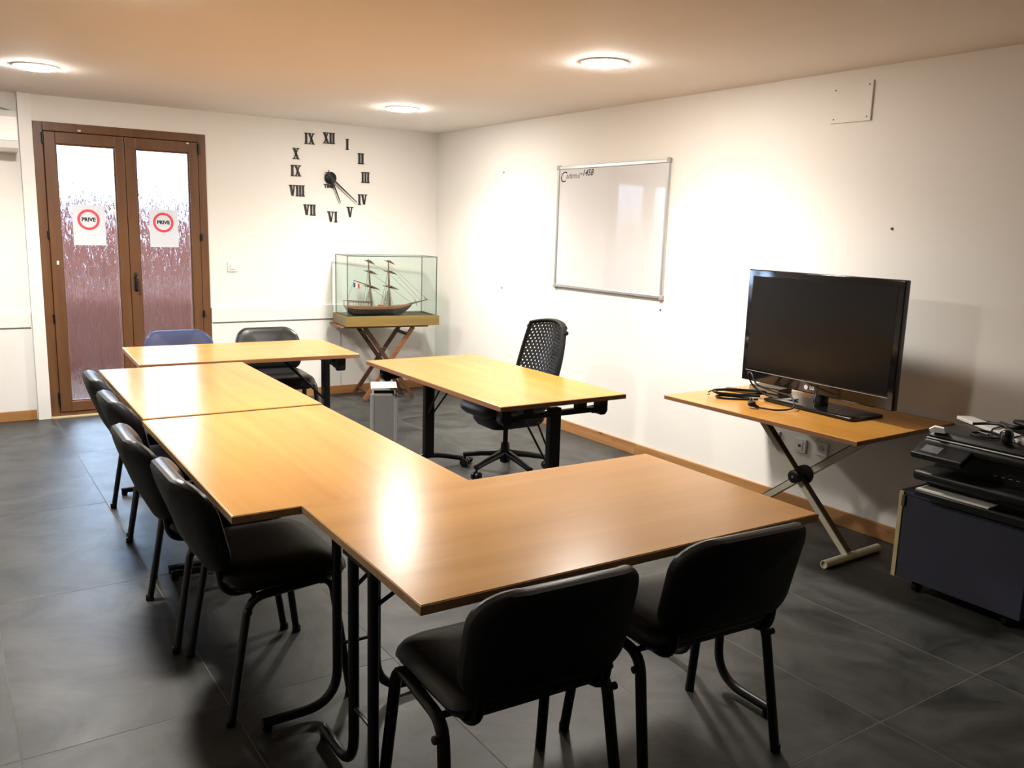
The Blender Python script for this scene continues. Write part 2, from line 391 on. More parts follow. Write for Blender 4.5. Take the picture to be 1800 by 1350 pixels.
obj('door_frame', bm, 'door', door)
GL = [(-3.268, -2.858), (-2.708, -2.304)]
LF = [(DX0+FR+.003, -2.789), (-2.785, DX1-FR-.003)]
panes = []
for (g0, g1), (l0, l1) in zip(GL, LF):
    bm = bmesh.new(); z0, z1 = .045, DZ1-FR-.004; gz0, gz1 = .125, 2.100
    bx(bm, D(l0), D(g0), -.022, .05, z0, z1, .005); bx(bm, D(g1), D(l1), -.022, .05, z0, z1, .005)
    bx(bm, D(g0), D(g1), -.022, .05, gz1, z1, .005); bx(bm, D(g0), D(g1), -.022, .05, z0, gz0, .005)
    leaf = obj('door_leaf', bm, 'door', door)
    bm = bmesh.new(); bx(bm, D(g0)-.006, D(g1)+.006, .008, .014, gz0-.006, gz1+.006)
    panes.append(obj('pane', bm, 'glass', leaf))
    bm = bmesh.new()
    for (a, b, c, d) in ((g0, g0+.010, gz0, gz1), (g1-.010, g1, gz0, gz1), (g0+.010, g1-.010, gz1-.010, gz1), (g0+.010, g1-.010, gz0, gz0+.010)):
        bx(bm, D(a), D(b), -.012, .006, c, d, .003)
    obj('glazing_bead', bm, 'door', leaf)
    if l0 > -2.9:
        hd = bpy.data.objects.new
        bm = bmesh.new(); bx(bm, D(-2.748)-.013, D(-2.748)+.013, -.030, -.022, .985, 1.135, .005); h = obj('handle', bm, 'black', leaf, True)
        bm = bmesh.new(); sweep(bm, fillet([(D(-2.748), -.024, 1.10), (D(-2.748), -.062, 1.10), (D(-2.748), -.062, 1.0)], .012), .009, 10); obj('handle', bm, 'black', leaf, True)
# hinges, fittings
for (x, z, hgt) in ((-3.352, 2.135, .075), (-3.352, 1.425, .05), (-3.352, .79, .05), (-3.352, .16, .085), (-2.226, 2.135, .075), (-2.226, 1.425, .05), (-2.226, .79, .05)):
    bm = bmesh.new(); lathe(bm, [(.004, -hgt/2-.004), (.009, -hgt/2), (.009, hgt/2), (.004, hgt/2+.004)], (D(x), -.030, z), 'Z', 10); obj('hinge', bm, 'black', door, True)
for (x, z, w, h) in ((-3.10, 2.205, .022, .012), (-2.31, 2.175, .02, .010), (-3.300, 1.212, .016, .03)):
    bm = bmesh.new(); bx(bm, D(x)-w/2, D(x)+w/2, -.026, -.012, z-h/2, z+h/2, .002); obj('catch', bm, 'white', door)
bm = bmesh.new(); bx(bm, D(DX0), D(DX1), -.05, .0, -.001, .012, .003); obj('threshold', bm, 'beige', door)

# ------------------------------------------------------------------ outdoors beyond the door
bm = bmesh.new(); bx(bm, -24, 30, .12, 40, -.2, -.02); struct('floor_outside', bm, 'terra')
bm = bmesh.new(); bx(bm, -12, 8, 2.0, 2.2, -.02, .78); bx(bm, -20, 2.0, 12.0, 12.4, -.02, 2.05); bx(bm, 2.0, 24, 14.0, 14.4, -.02, 1.75)
struct('wall_outside', bm, 'brick')

# ------------------------------------------------------------------ ceiling downlights
def downlight(x, y, label):
    t = thing('ceiling_downlight', label, 'ceiling light', (x, y, HC), 0, 'recessed round ceiling lights')
    mk('trim_ring', 'white', t, lathe, [(.112, -.001), (.112, -.004), (.119, -.008), (.128, -.006), (.130, 0.0)], (0, 0, 0), 'Z', 40, smooth_=True)
    bm = bmesh.new(); lathe(bm, [(.110, -.0045), (.109, -.011), (.098, -.017), (.070, -.022), (.03, -.024)], (0, 0, 0), 'Z', 20); obj('diffuser', bm, 'lamp', t, True)
    ld = bpy.data.lights.new('downlight_beam', 'SPOT'); ld.energy = SPOT; ld.color = LAMP_COL; ld.spot_size = math.radians(150); ld.spot_blend = 1.0; ld.shadow_soft_size = .10
    lo = bpy.data.objects.new('downlight_beam', ld); COL.objects.link(lo); lo.parent = t; lo.location = (0, 0, -.13)
downlight(-3.50, -1.39, 'lit round downlight in the ceiling near the glazed door')
downlight(-1.06, -1.375, 'lit round downlight in the ceiling towards the far corner, above the clock side')
downlight(-1.09, -3.79, 'lit round downlight in the ceiling above the desk, nearest the whiteboard')
downlight(-3.50, -3.79, 'lit round downlight above the long table row, just out of the picture')

# ------------------------------------------------------------------ air conditioner
ac = thing('air_conditioner', 'white split air conditioner high on the back wall left of the door', 'air conditioner', (-3.92, 0, 2.01))
prof = [(0, 0), (-.17, 0), (-.205, .025), (-.215, .075), (-.205, .24), (-.17, .285), (-.05, .30), (0, .30)]
bm = bmesh.new(); prism(bm, prof, lambda y, z: Vector((-.40, y, z)), lambda y, z: Vector((.395, y, z))); obj('body', bm, 'white', ac, False)
bm = bmesh.new(); bx(bm, -.36, .28, -.222, -.205, .035, .068, .004); obj('louvre', bm, 'white', ac)
bm = bmesh.new(); bx(bm, -.40, .395, -.2175, -.2145, .0735, .0765); obj('seam', bm, 'grey', ac)
bm = bmesh.new(); sweep(bm, smooth([(-.30, -.12, .296), (-.05, -.12, .330), (.2, -.12, .322), (.395, -.10, .285)]), .007, 8); obj('cable', bm, 'grey', ac, True)

# ------------------------------------------------------------------ paper signs on the panes
def sign(x0, x1, z0, z1, rx, rz_, label):
    cx, cz = (x0+x1)/2, (z0+z1)/2
    t = thing('paper_sign', label, 'sign', (cx, .004, z0), 0, 'notices on the door panes')
    bm = bmesh.new(); bx(bm, x0-cx, x1-cx, .0, .0015, 0, z1-z0); obj('sheet', bm, 'sheet', t)
    bm = bmesh.new(); n = 48; R, r = .079, .060
    vo = [bm.verts.new((rx-cx+R*math.cos(2*math.pi*i/n), -.001, rz_-z0+R*math.sin(2*math.pi*i/n))) for i in range(n)]
    vi = [bm.verts.new((rx-cx+r*math.cos(2*math.pi*i/n), -.001, rz_-z0+r*math.sin(2*math.pi*i/n))) for i in range(n)]
    for i in range(n): bm.faces.new((vo[i], vo[(i+1) % n], vi[(i+1) % n], vi[i]))
    obj('ring', bm, 'red', t)
    bm = placed(text_bm('PRIVE', .040, 0, 0, .0018), R_BACK, (rx-cx, -.0012, rz_-z0)); obj('lettering', bm, 'ink', t)
sign(-3.178, -2.948, 1.347, 1.655, -3.066, 1.543, 'white sheet with red ring reading PRIVE on the left door pane')
sign(-2.622, -2.402, 1.340, 1.640, -2.516, 1.537, 'white sheet with red ring reading PRIVE on the right door pane')

# ------------------------------------------------------------------ wall clock of loose numerals
clk = thing('wall_clock', 'black wall clock with loose roman numerals stuck on the back wall', 'clock', (-1.086, 0, 1.97))
def numeral(txt, x, z, hgt=.088):
    widths = {'I': .030, 'V': .064, 'X': .064}; thick = .0185; thin = .0090
    tot = sum(widths[c] for c in txt)*(.9 if len(txt) > 2 else 1); k = (.9 if len(txt) > 2 else 1)
    bm = bmesh.new(); x0 = -tot/2; H = hgt/2; Y0, Y1 = -.001, -.009
    def quad(a, b, c, d):
        prism(bm, [a, b, c, d], lambda u, v: Vector((u, Y0, v)), lambda u, v: Vector((u, Y1, v)))
    def slant(xa, za, xb, zb, t): quad((xa-t/2, za), (xa+t/2, za), (xb+t/2, zb), (xb-t/2, zb))
    def serif(xc, zc, w): quad((xc-w/2, zc-.0035), (xc+w/2, zc-.0035), (xc+w/2, zc+.0035), (xc-w/2, zc+.0035))
    for c in txt:
        w = widths[c]*k; xc = x0+w/2
        if c == 'I':
            slant(xc, -H, xc, H, thick*k); serif(xc, -H, w*1.02); serif(xc, H, w*1.02)
        elif c == 'V':
            slant(xc-w*.28, H, xc, -H, thick); slant(xc+w*.28, H, xc+.003, -H, thin); serif(xc-w*.28, H, w*.5); serif(xc+w*.28, H, w*.42)
        else:
            slant(xc-w*.27, H, xc+w*.27, -H, thick); slant(xc+w*.27, H, xc-w*.27, -H, thin)
            for sx in (-1, 1):
                for sz in (-1, 1): serif(xc+sx*w*.27, sz*H, w*.42)
        x0 += w
    o = obj('numeral', bm, 'ink', clk); o.location = (x+1.086, 0, z-1.97)
for t_, x, z in (('XII', -1.094, 2.314), ('I', -.921, 2.273), ('II', -.789, 2.158), ('III', -.745, 1.994), ('IV', -.773, 1.794), ('V', -.897, 1.677),
                 ('VI', -1.067, 1.63), ('VII', -1.28, 1.683), ('VIII', -1.393, 1.845), ('IX', -1.4, 2.015), ('X', -1.398, 2.16), ('IX', -1.272, 2.295)):
    numeral(t_, x, z)
bm = bmesh.new(); lathe(bm, [(.050, 0), (.054, -.004), (.054, -.020), (.048, -.025)], (0, 0, 0), 'Y', 32); obj('hub', bm, 'blackp', clk, True)
def hand(name, dx, dz, y, w):
    L = math.hypot(dx, dz); ux, uz = dx/L, dz/L; px, pz = -uz, ux; pts = []
    for s, ww in ((-.075, .002), (-.05, w), (0, w*.9), (.06, w*1.1), (L, .0035)): pts.append((s, ww))
    poly = [(s*ux+q*px, s*uz+q*pz) for s, q in pts]+[(s*ux-q*px, s*uz-q*pz) for s, q in reversed(pts)]
    bm = bmesh.new(); prism(bm, poly, lambda a, b: Vector((a, y, b)), lambda a, b: Vector((a, y-.003, b))); obj(name, bm, 'ink', clk)
hand('hour_hand', .088, -.214, -.028, .0065); hand('minute_hand', .245, -.205, -.034, .0075)
bm = placed(text_bm('TIME', .042, .003, 0, .0025), R_BACK, (-.012, -.004, -.073)); obj('lettering', bm, 'ink', clk)

# ------------------------------------------------------------------ switch, sockets, access panel, wall plugs
sw = thing('light_switch', 'small white light switch on the back wall right of the door', 'switch', (-1.972, 0, 1.18))
bm = bmesh.new(); bx(bm, -.041, .041, -.009, 0, -.041, .041, .003); obj('plate', bm, 'white', sw)
bm = bmesh.new(); bx(bm, -.022, .022, -.015, -.008, -.022, .024, .002); obj('rocker', bm, 'white', sw)
def socket(y, z, label, kind):
    t = thing('wall_socket', label, 'socket', (0, y, z), 0, 'sockets under the television table')
    bm = bmesh.new(); bx(bm, -.012, 0, -.041, .041, -.041, .041, .003); p = obj('plate', bm, 'white', t)
    if kind == 0:
        bm = bmesh.new(); bx(bm, -.015, -.011, -.022, .022, -.026, .026, .002); q = obj('insert', bm, 'white', t)
        bm = bmesh.new(); bx(bm, -.0165, -.0148, -.008, .008, -.006, .008); obj('port', bm, 'ink', q)
    else:
        bm = bmesh.new(); lathe(bm, [(.0215, -.0115), (.0215, -.0135), (.019, -.0135), (.018, -.0122)], (0, 0, 0), 'X', 24); q = obj('insert', bm, 'greyl', t, True)
        for dy, dz in ((-.009, 0), (.009, 0)):
            bm = bmesh.new(); lathe(bm, [(.003, -.0122), (.003, -.0145)], (0, dy, dz), 'X', 10); obj('hole', bm, 'ink', q)
        bm = bmesh.new(); lathe(bm, [(.0025, -.0122), (.0025, -.019)], (0, 0, .011), 'X', 8); obj('pin', bm, 'alu', q)
socket(-4.218, .396, 'white wall socket half hidden behind the cream table leg', 0)
socket(-4.407, .387, 'white wall data socket, middle one of three under the television table', 0)
socket(-4.552, .400, 'white round wall power socket nearest the printer cabinet', 1)
ap = thing('access_panel', 'square white access panel high on the right wall', 'panel', (0, -4.53, 2.278))
bm = bmesh.new(); bx(bm, -.010, 0, -.122, .122, -.101, .101, .002); obj('cover', bm, 'wall', ap)
for y, z in ((-.1, -.08), (.1, .07), (.1, -.08), (-.1, .08)):
    bm = bmesh.new(); lathe(bm, [(.004, -.0095), (.004, -.0115)], (0, y, z), 'X', 10); obj('screw', bm, 'bronze', ap)
for (y, z, lb) in ((-1.184, 2.041, 'small dark wall plug high on the right wall near the corner'), (-1.198, 1.063, 'small dark wall plug left of the whiteboard, below its height'),
                   (-3.182, 1.056, 'small dark wall plug just below the whiteboard corner'), (-4.835, 1.628, 'small dark wall plug above the television'),
                   (-3.176, 2.06, 'small dark screw just above the whiteboard corner')):
    bm = bmesh.new(); lathe(bm, [(.007, 0), (.007, -.004), (.004, -.006)], (0, y, z), 'X', 10); tag(obj('wall_plug', bm, 'bronze', None, True), lb, 'wall plug', 'wall plugs')

# ------------------------------------------------------------------ whiteboard
wb = thing('whiteboard', 'white writing board in aluminium frame on the right wall', 'whiteboard', (0, -2.588, 1.14))
w2, hh = .606, .905
bm = bmesh.new(); bx(bm, -.012, -.002, -w2, w2, 0, hh); obj('board', bm, 'whiteb', wb)
for (a, b, c, d) in ((-w2, w2, hh-.014, hh+.008), (-w2, w2, -.008, .014), (-w2-.008, -w2+.014, -.008, hh+.008), (w2-.014, w2+.008, -.008, hh+.008)):
    bm = bmesh.new(); bx(bm, -.020, -.001, a, b, c, d, .003); obj('frame_rail', bm, 'alu', wb)
for y in (-w2, w2):
    for z in (0, hh):
        bm = bmesh.new(); bx(bm, -.023, 0, y-.017, y+.017, z-.017, z+.017, .006); obj('corner_cap', bm, 'grey', wb)
bm = placed(text_bm('C', .115, 0, .25, 0), R_RIGHT, (-.0126, w2-.055, hh-.075)); obj('lettering', bm, 'ink', wb)
bm = placed(text_bm('adamul', .060, 0, .25, 0, 'LEFT'), R_RIGHT, (-.0126, w2-.092, hh-.066)); obj('lettering', bm, 'ink', wb)
bm = placed(text_bm('-1458', .064, 0, .25, .0015, 'LEFT'), R_RIGHT, (-.0126, w2-.272, hh-.050)); obj('lettering', bm, 'ink', wb)

# ------------------------------------------------------------------ tables
TT = .026
def table_top(t, w, d, z, mat, edge):
    bm = bmesh.new(); add_box(bm, 0, 0, z-TT/2, w, d, TT, .002); top = obj('tabletop', bm, mat, t)
    e = .0025
    bm = bmesh.new()
    bx(bm, -w/2-e, -w/2+.001, -d/2-e, d/2+e, z-TT+.001, z-.002, .0008, 1); bx(bm, w/2-.001, w/2+e, -d/2-e, d/2+e, z-TT+.001, z-.002, .0008, 1)
    bx(bm, -w/2, w/2, -d/2-e, -d/2+.001, z-TT+.001, z-.002, .0008, 1); bx(bm, -w/2, w/2, d/2-.001, d/2+e, z-TT+.001, z-.002, .0008, 1)
    obj('edge_band', bm, edge, top)
    return top
def folding_table(label, cx, cy, deg, L, Wd, z, along, edge='chip'):
    # two tube legs at each end, curving outwards into floor runners; local x = long axis
    rz = math.radians(deg)+(0 if along == 'X' else math.pi/2)
    t = thing('folding_table', label, 'table', (cx, cy, 0), rz, 'beech topped folding tables')
    table_top(t, L, Wd, z, 'beech_x', edge)
    zt = z-TT
    for s in (-1, 1):
        x = s*(L/2-.028)
        for q in (-1, 1):
            bm = bmesh.new()
            pts = fillet([(x, q*.068, zt-.012), (x, q*.068, .028), (x, q*.315, .028)], .15, 8)
            sweep(bm, pts, .0155, 12); lg = obj('leg', bm, 'black', t, True)
            bm = bmesh.new(); lathe(bm, [(.012, 0), (.016, .004), (.016, .014), (.008, .018)], (x, q*.30, 0), 'Z', 12); obj('foot_glide', bm, 'blackp', lg, True)
            bm = bmesh.new(); sweep(bm, [(x-s*.005, q*.07, .585), (x-s*.17, q*.10, zt-.008)], .006, 8); obj('folding_brace', bm, 'black', t, True)
        bm = bmesh.new(); sweep(bm, [(x, -.068, .23), (x, .068, .23)], .006, 8); obj('crossbar', bm, 'black', t, True)
        bm = bmesh.new()
        prism(bm, [(-.27, zt), (.27, zt), (.27, zt-.014), (.25, zt-.026), (.17, zt-.020), (.12, zt-.030), (-.12, zt-.030), (-.17, zt-.020), (-.25, zt-.026), (-.27, zt-.014)],
              lambda a, b: Vector((x-s*.055-.016, a, b)), lambda a, b: Vector((x-s*.055+.016, a, b)))
        bx(bm, x-.020, x+.020, -.095, .095, zt-.022, zt); bx(bm, min(x, x-s*.055), max(x, x-s*.055), -.05, .05, zt-.014, zt); obj('top_bracket', bm, 'black', t)
    return t
folding_table('beech folding table nearest the camera with two black chairs at its front', -2.545, -5.474, -1.24, 1.367, .800, .729, 'X')
folding_table('middle beech folding table of the long row, joined to the nearest table', -3.020, -4.363, -.89, 1.387, .792, .725, 'Y')
folding_table('beech folding table of the long row nearest the glazed door, bright with reflection', -2.991, -2.972, -1.17, 1.362, .787, .729, 'Y')
def t_leg_desk(label, cx, cy, deg, L, Wd, z, along, edge='edge'):
    rz = math.radians(deg)+(0 if along == 'X' else math.pi/2)
    t = thing('office_desk', label, 'desk', (cx, cy, 0), rz, 'beech desks on single black columns')
    table_top(t, L, Wd, z, 'beech_x', edge); zt = z-TT
    for s in (-1, 1):
        x = s*(L/2-.10)
        bm = bmesh.new(); bx(bm, x-.022, x+.022, -.034, .034, .085, zt-.03, .006); obj('column', bm, 'black', t)
        bm = bmesh.new(); sweep(bm, smooth([(x, -.33, .022), (x, -.2, .055), (x, -.06, .085), (x, .06, .085), (x, .2, .055), (x, .33, .022)], 5), .024, 10, .019); ft = obj('foot', bm, 'black', t, True)
        for q in (-1, 1):
            bm = bmesh.new(); lathe(bm, [(.012, 0), (.016, .003), (.016, .010), (.008, .014)], (x, q*.315, 0), 'Z', 12); obj('foot_glide', bm, 'blackp', ft, True)
        bm = bmesh.new(); bx(bm, x-.02, x+.02, -.34, .34, zt-.075, zt-.048, .004); obj('top_arm', bm, 'black', t)
        for q in (-1, 1):
            bm = bmesh.new()
            prism(bm, [(.335, zt), (.335, zt-.075), (.32, zt-.092), (.29, zt-.092), (.275, zt-.078), (.235, zt-.078), (.22, zt-.066), (.22, zt-.05), (.28, zt-.046), (.285, zt)],
                  lambda a, b: Vector((x-.026, q*a, b)), lambda a, b: Vector((x+.026, q*a, b))); obj('arm_bracket', bm, 'blackp', t)
            bm = bmesh.new(); bx(bm, x-.02, x+.02, q*.17-.03, q*.17+.03, zt-.06, zt, .003); obj('arm_bracket', bm, 'blackp', t)
            bm = bmesh.new(); sweep(bm, [(x-s*.01, q*.018, .36), (x-s*.34, q*.05, zt-.004)], .006, 8); obj('brace', bm, 'black', t, True)
    return t
t_leg_desk('beech table at the back in front of the blue and black chairs', -2.450, -1.828, -3.0, 1.345, .785, .728, 'X')
t_leg_desk('beech desk standing alone by the mesh office chair', -1.487, -3.322, -.3, 1.566, .785, .728, 'Y')

# ------------------------------------------------------------------ visitor chairs
def visitor_chair(label, cover, group):
    t = thing('visitor_chair', label, 'chair', (0, 0, 0), 0, group)
    # seat cushion; local +y is the front
    def sfn(u, v, tt):
        z = .438+tt-.030*max(0, (v-.09)/.12)**2-.012*max(0, (abs(u)-.15)/.09)**2+.010*max(0, (-v-.12)/.1)
        return Vector((u, v+.015, z))
    bm = bmesh.new(); pad(bm, rrect(.480, .425, [.075, .075, .06, .06], 7), [(.03, -.004), (.008, .004), (0, .020), (.004, .036), (.016, .049), (.038, .056)], sfn); obj('seat', bm, cover, t, True)
    bm = bmesh.new(); pad(bm, rrect(.455, .400, .06, 6), [(.05, -.028), (.012, -.020), (0, -.004), (.004, .004)], sfn); obj('seat_shell', bm, 'shell', t, True)
    # backrest: v up, t towards the front
    def bfn(u, v, tt):
        k = (v+.16)/.32
        y = -.225-.115*k+.035*math.sin(math.pi*min(1, max(0, k)))*.3+.95*u*u*(.6+.75*k)
        return Vector((u, y+tt, .637+v*.985-.02*u*u))
    out = rrect(.475, .315, [.105, .105, .075, .075], 8)
    bm = bmesh.new(); pad(bm, out, [(.02, .002), (.004, .004), (0, .016), (.004, .030), (.018, .041), (.045, .046)], bfn); obj('backrest', bm, cover, t, True)
    bm = bmesh.new(); pad(bm, rrect(.468, .308, [.10, .10, .07, .07], 8), [(.05, -.022), (.018, -.018), (.004, -.008), (0, .003), (.006, .006)], bfn); sh = obj('back_shell', bm, 'shell', t, True)
    for s in (-1, 1):
        A = Vector((s*.262, .205, .0)); B = Vector((s*.242, .148, .425)); Cc = Vector((s*.242, -.125, .405)); Dd = Vector((s*.258, -.195, 0))
        mid = (B+Cc)/2
        for path, foot in ((fillet([A, B, mid], .055, 6), A), (fillet([mid, Cc, Dd], .055, 6), Dd)):
            bm = bmesh.new(); sweep(bm, path, .0130, 12, .0172, up=(1, 0, 0)); lg = obj('leg', bm, 'black', t, True)
            bm = bmesh.new(); lathe(bm, [(.015, 0), (.0165, .003), (.016, .022), (.013, .026)], (foot.x, foot.y, 0), 'Z', 12); obj('foot_cap', bm, 'blackp', lg, True)
        bm = bmesh.new(); sweep(bm, fillet([(s*.185, .10, .418), (s*.185, -.192, .405), (s*.185, -.205, .53), (s*.185, -.226, .66)], [.09, .05], 7), .0095, 12, .0145, up=(1, 0, 0)); obj('back_support', bm, 'black', t, True)
        bm = bmesh.new(); lathe(bm, [(.006, 0), (.011, .003), (.011, .02), (.006, .024)], (s*.262-(0.012), -.133, .37), 'X', 10); obj('stub', bm, 'blackp', t, True)
    for y in (.115, -.105):
        bm = bmesh.new(); sweep(bm, [(-.242, y, .412), (.242, y, .412)], .009, 10); obj('crossbar', bm, 'black', t, True)
    return t
G = 'black leatherette visitor chairs'
c0 = visitor_chair('black visitor chair at the front table, left one, its back to the camera', 'leather', G)
c0.location = (-2.915, -5.725, 0); c0.rotation_euler.z = math.radians(-3)
def place(label, x, y, deg):
    c = copy_tree(c0); c['label'] = label; c.location = (x, y, 0); c.rotation_euler.z = math.radians(deg); return c
place('black visitor chair at the front table, right one, its back to the camera', -2.278, -5.722, -4)
place('black visitor chair on the left of the table row, nearest the camera', -3.225, -4.685, -90)
place('black visitor chair on the left of the table row, second from the camera', -3.255, -4.115, -91)
place('black visitor chair on the left of the table row, third from the camera', -3.195, -3.372, -89)
place('black visitor chair on the left of the table row, farthest from the camera', -3.180, -2.79, -91)
place('black visitor chair behind the back table, right of the blue chair', -2.085, -1.43, 176)
cb = visitor_chair('blue leatherette visitor chair behind the back table in front of the glazed door', 'bluel', G)
cb['group'] = 'visitor chairs'; cb.location = (-2.69, -1.40, 0); cb.rotation_euler.z = math.radians(181)

# ------------------------------------------------------------------ mesh backed office chair
oc = thing('office_chair', 'dark swivel office chair with perforated back beside the desk', 'chair', (-1.07, -2.93, 0), math.radians(88))
# local +y = front of the chair
for i in range(5):
    a = math.radians(90+20+72*i); ca, sa = math.cos(a), math.sin(a)
    bm = bmesh.new()
    A = Vector((0.03*ca, .03*sa, .125)); B = Vector((.29*ca, .29*sa, .082))
    sweep(bm, [A, A.lerp(B, .5)+Vector((0, 0, .004)), B], .030, 10, .024, taper=lambda s: 1-.30*s); obj('star_arm', bm, 'blackp', oc, True)
    c = Vector((.285*ca, .285*sa, .028)); cst = None
    bm = bmesh.new()
    for q in (-1, 1):
        lathe_c = c+Vector((-sa, ca, 0))*q*.016
        ring = []
        d = Vector((-sa, ca, 0))
        # wheel: short fat disc about the tangential axis
        e1 = Vector((ca, sa, 0)); e2 = Vector((0, 0, 1)); n = 16
        for (r, h) in ((.020, -.011), (.028, -.008), (.028, .008), (.020, .011)):
            ring.append([bm.verts.new(lathe_c+d*h+(e1*math.cos(2*math.pi*j/n)+e2*math.sin(2*math.pi*j/n))*r) for j in range(n)])
        for P, Q in zip(ring, ring[1:]):
            for j in range(n): bm.faces.new((P[j], P[(j+1) % n], Q[(j+1) % n], Q[j]))
        bm.faces.new(ring[0][::-1]); bm.faces.new(ring[-1])
    lathe(bm, [(.008, .03), (.008, .085)], (c.x, c.y, 0), 'Z', 10)
    obj('caster', bm, 'black', oc, True)
mk('column', 'black', oc, lathe, [(.022, .06), (.034, .07), (.034, .13), (.028, .19), (.024, .20), (.017, .202), (.017, .36)], (0, 0, 0), 'Z', 20, smooth_=True)
bm = bmesh.new(); pad(bm, rrect(.34, .42, .07, 6), [(.08, .315), (.03, .32), (.01, .35), (0, .40), (.02, .415)], lambda u, v, tt: Vector((u, v-.02, tt-.02*max(0, v)))); obj('tilt_mechanism', bm, 'blackp', oc, True)
for s in (-1, 1):
    bm = bmesh.new(); lathe(bm, [(.012, 0), (.022, .004), (.022, .03), (.014, .036)], (.10 if s > 0 else -.136, .12, .36), 'X', 14); obj('knob', bm, 'blackp', oc, True)
def osfn(u, v, tt):
    return Vector((u, v+.03, .455+tt-.045*max(0, (v-.10)/.14)**2+.02*(u/.24)**2))
bm = bmesh.new(); pad(bm, rrect(.50, .46, [.13, .13, .07, .07], 8), [(.06, -.045), (.02, -.035), (0, -.005), (.004, .015), (.02, .03), (.05, .036)], osfn); obj('seat', bm, 'blackp', oc, True)
# perforated back
def bw(k): return .178+.055*math.sin(math.pi*(.15+.62*(1-k)))-.012*k      # half width with height
def bp(u, k):      # u in -1..1, k 0..1
    hw = bw(k); y = -.265-.085*k+.05*(1-k)**2*.6+.055*u*u
    return Vector((u*hw, y, .52+.465*k-(.028*u*u*k)))
bm = bmesh.new(); NX, NZ = 13, 21
for j in range(NZ):
    k0, k1 = .01+.98*j/NZ, .01+.98*(j+1)/NZ; off = .5 if j % 2 else 0.0
    cuts = [-.97]+[c for c in (-.97+1.94*(i+off)/NX for i in range(NX+1)) if -.965 < c < .965]+[.97]
    for a, b in zip(cuts, cuts[1:]):
        P = [bm.verts.new(bp(a+(b-a)*u, k0+(k1-k0)*v)) for u, v in ((0, 0), (1, 0), (1, 1), (0, 1), (.28, .26), (.72, .26), (.72, .74), (.28, .74))]
        for q in range(4): bm.faces.new((P[q], P[(q+1) % 4], P[4+(q+1) % 4], P[4+q]))
bk = obj('perforated_back', bm, 'shell', oc)
md = bk.modifiers.new('thickness', 'SOLIDIFY'); md.thickness = .008; md.offset = 0
rim = [bp(-1, k/14) for k in range(15)]+[bp(-1+2*i/10, 1) for i in range(1, 10)]+[bp(1, 1-k/14) for k in range(15)]+[bp(1-2*i/10, 0) for i in range(1, 10)]
bm = bmesh.new(); sweep(bm, rim, .011, 10, .020, closed=True); obj('back_rim', bm, 'shell', oc, True)
bm = bmesh.new(); top = [bp(-1+2*i/14, .985)+Vector((0, -.006, .004)) for i in range(15)]; sweep(bm, top, .020, 10, .013); obj('top_rail', bm, 'shell', oc, True)
for s in (-1, 1):
    bm = bmesh.new(); lathe(bm, [(.006, -.012), (.014, -.010), (.014, .010), (.006, .012)], (s*(bw(.93)+.016), bp(1, .93).y-.008, bp(1, .93).z), 'X', 12); obj('back_knob', bm, 'blackp', oc, True)
    bm = bmesh.new(); sweep(bm, smooth([(s*.06, -.08, .38), (s*.10, -.24, .42), (s*.14, -.275, .52), (s*.16, -.27, .62)], 6), .013, 10, .010); obj('back_spine', bm, 'blackp', oc, True)

# ------------------------------------------------------------------ slim grey bin
bn = thing('waste_bin', 'tall slim grey metal bin with white lid beside the desk', 'bin', (-1.70, -2.42, 0), math.radians(-24))
bm = bmesh.new(); bx(bm, -.075, .075, -.10, .10, .005, .50, .012); obj('body', bm, 'grey', bn)
for s in (-1, 1):
    bm = bmesh.new(); bx(bm, s*.075-.012, s*.075+.012, -.106, -.088, .004, .50, .004); obj('corner_trim', bm, 'greyl', bn)
bm = bmesh.new(); bx(bm, -.065, .065, -.09, .09, .50, .512, .002); obj('liner', bm, 'blackp', bn)
bm = bmesh.new(); add_box(bm, 0, 0, .532, .17, .215, .022, .009, Matrix.Rotation(math.radians(0), 3, 'X')); obj('lid', bm, 'white', bn, True)

# ------------------------------------------------------------------ ship model, glass case and its folding stand
SR = math.radians(-7.5)
st = thing('folding_stand', 'brown wooden folding stand with crossed legs under the ship case', 'stand', (-.70, -.31, 0), SR)
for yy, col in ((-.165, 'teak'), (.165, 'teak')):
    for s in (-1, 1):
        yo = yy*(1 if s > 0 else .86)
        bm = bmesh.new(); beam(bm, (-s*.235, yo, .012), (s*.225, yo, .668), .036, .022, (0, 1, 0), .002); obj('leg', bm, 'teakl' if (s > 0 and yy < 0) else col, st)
for s in (-1, 1):
    yo = .165*(1 if s > 0 else .86)
    for z in (.60, .07):
        x = -s*.235+s*.46*(z/.68)
        bm = bmesh.new(); beam(bm, (x, -yo, z), (x, yo, z), .04, .018, (0, 0, 1), .002); obj('crossbar', bm, 'teak', st)
bm = bmesh.new(); sweep(bm, smooth([(-.10, -.17, .49), (0, -.18, .475), (.12, -.17, .50)]), .003, 6); obj('stay', bm, 'bronze', st, True)
for i in range(5):
    y = -.17+i*.085
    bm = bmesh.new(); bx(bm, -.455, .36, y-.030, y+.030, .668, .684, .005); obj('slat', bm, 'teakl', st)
cs = thing('ship_display_case', 'glass display case on a varnished pine base in the far corner', 'display case', (-.69, -.335, .685), SR)
cw, cd, ch, gh = .87, .43, .088, .525
bm = bmesh.new()
bx(bm, -cw/2, cw/2, -cd/2, -cd/2+.018, 0, ch, .002); bx(bm, -cw/2, cw/2, cd/2-.018, cd/2, 0, ch, .002)
bx(bm, -cw/2, -cw/2+.018, -cd/2+.018, cd/2-.018, 0, ch, .002); bx(bm, cw/2-.018, cw/2, -cd/2+.018, cd/2-.018, 0, ch, .002)
base = obj('base', bm, 'oldpine', cs)
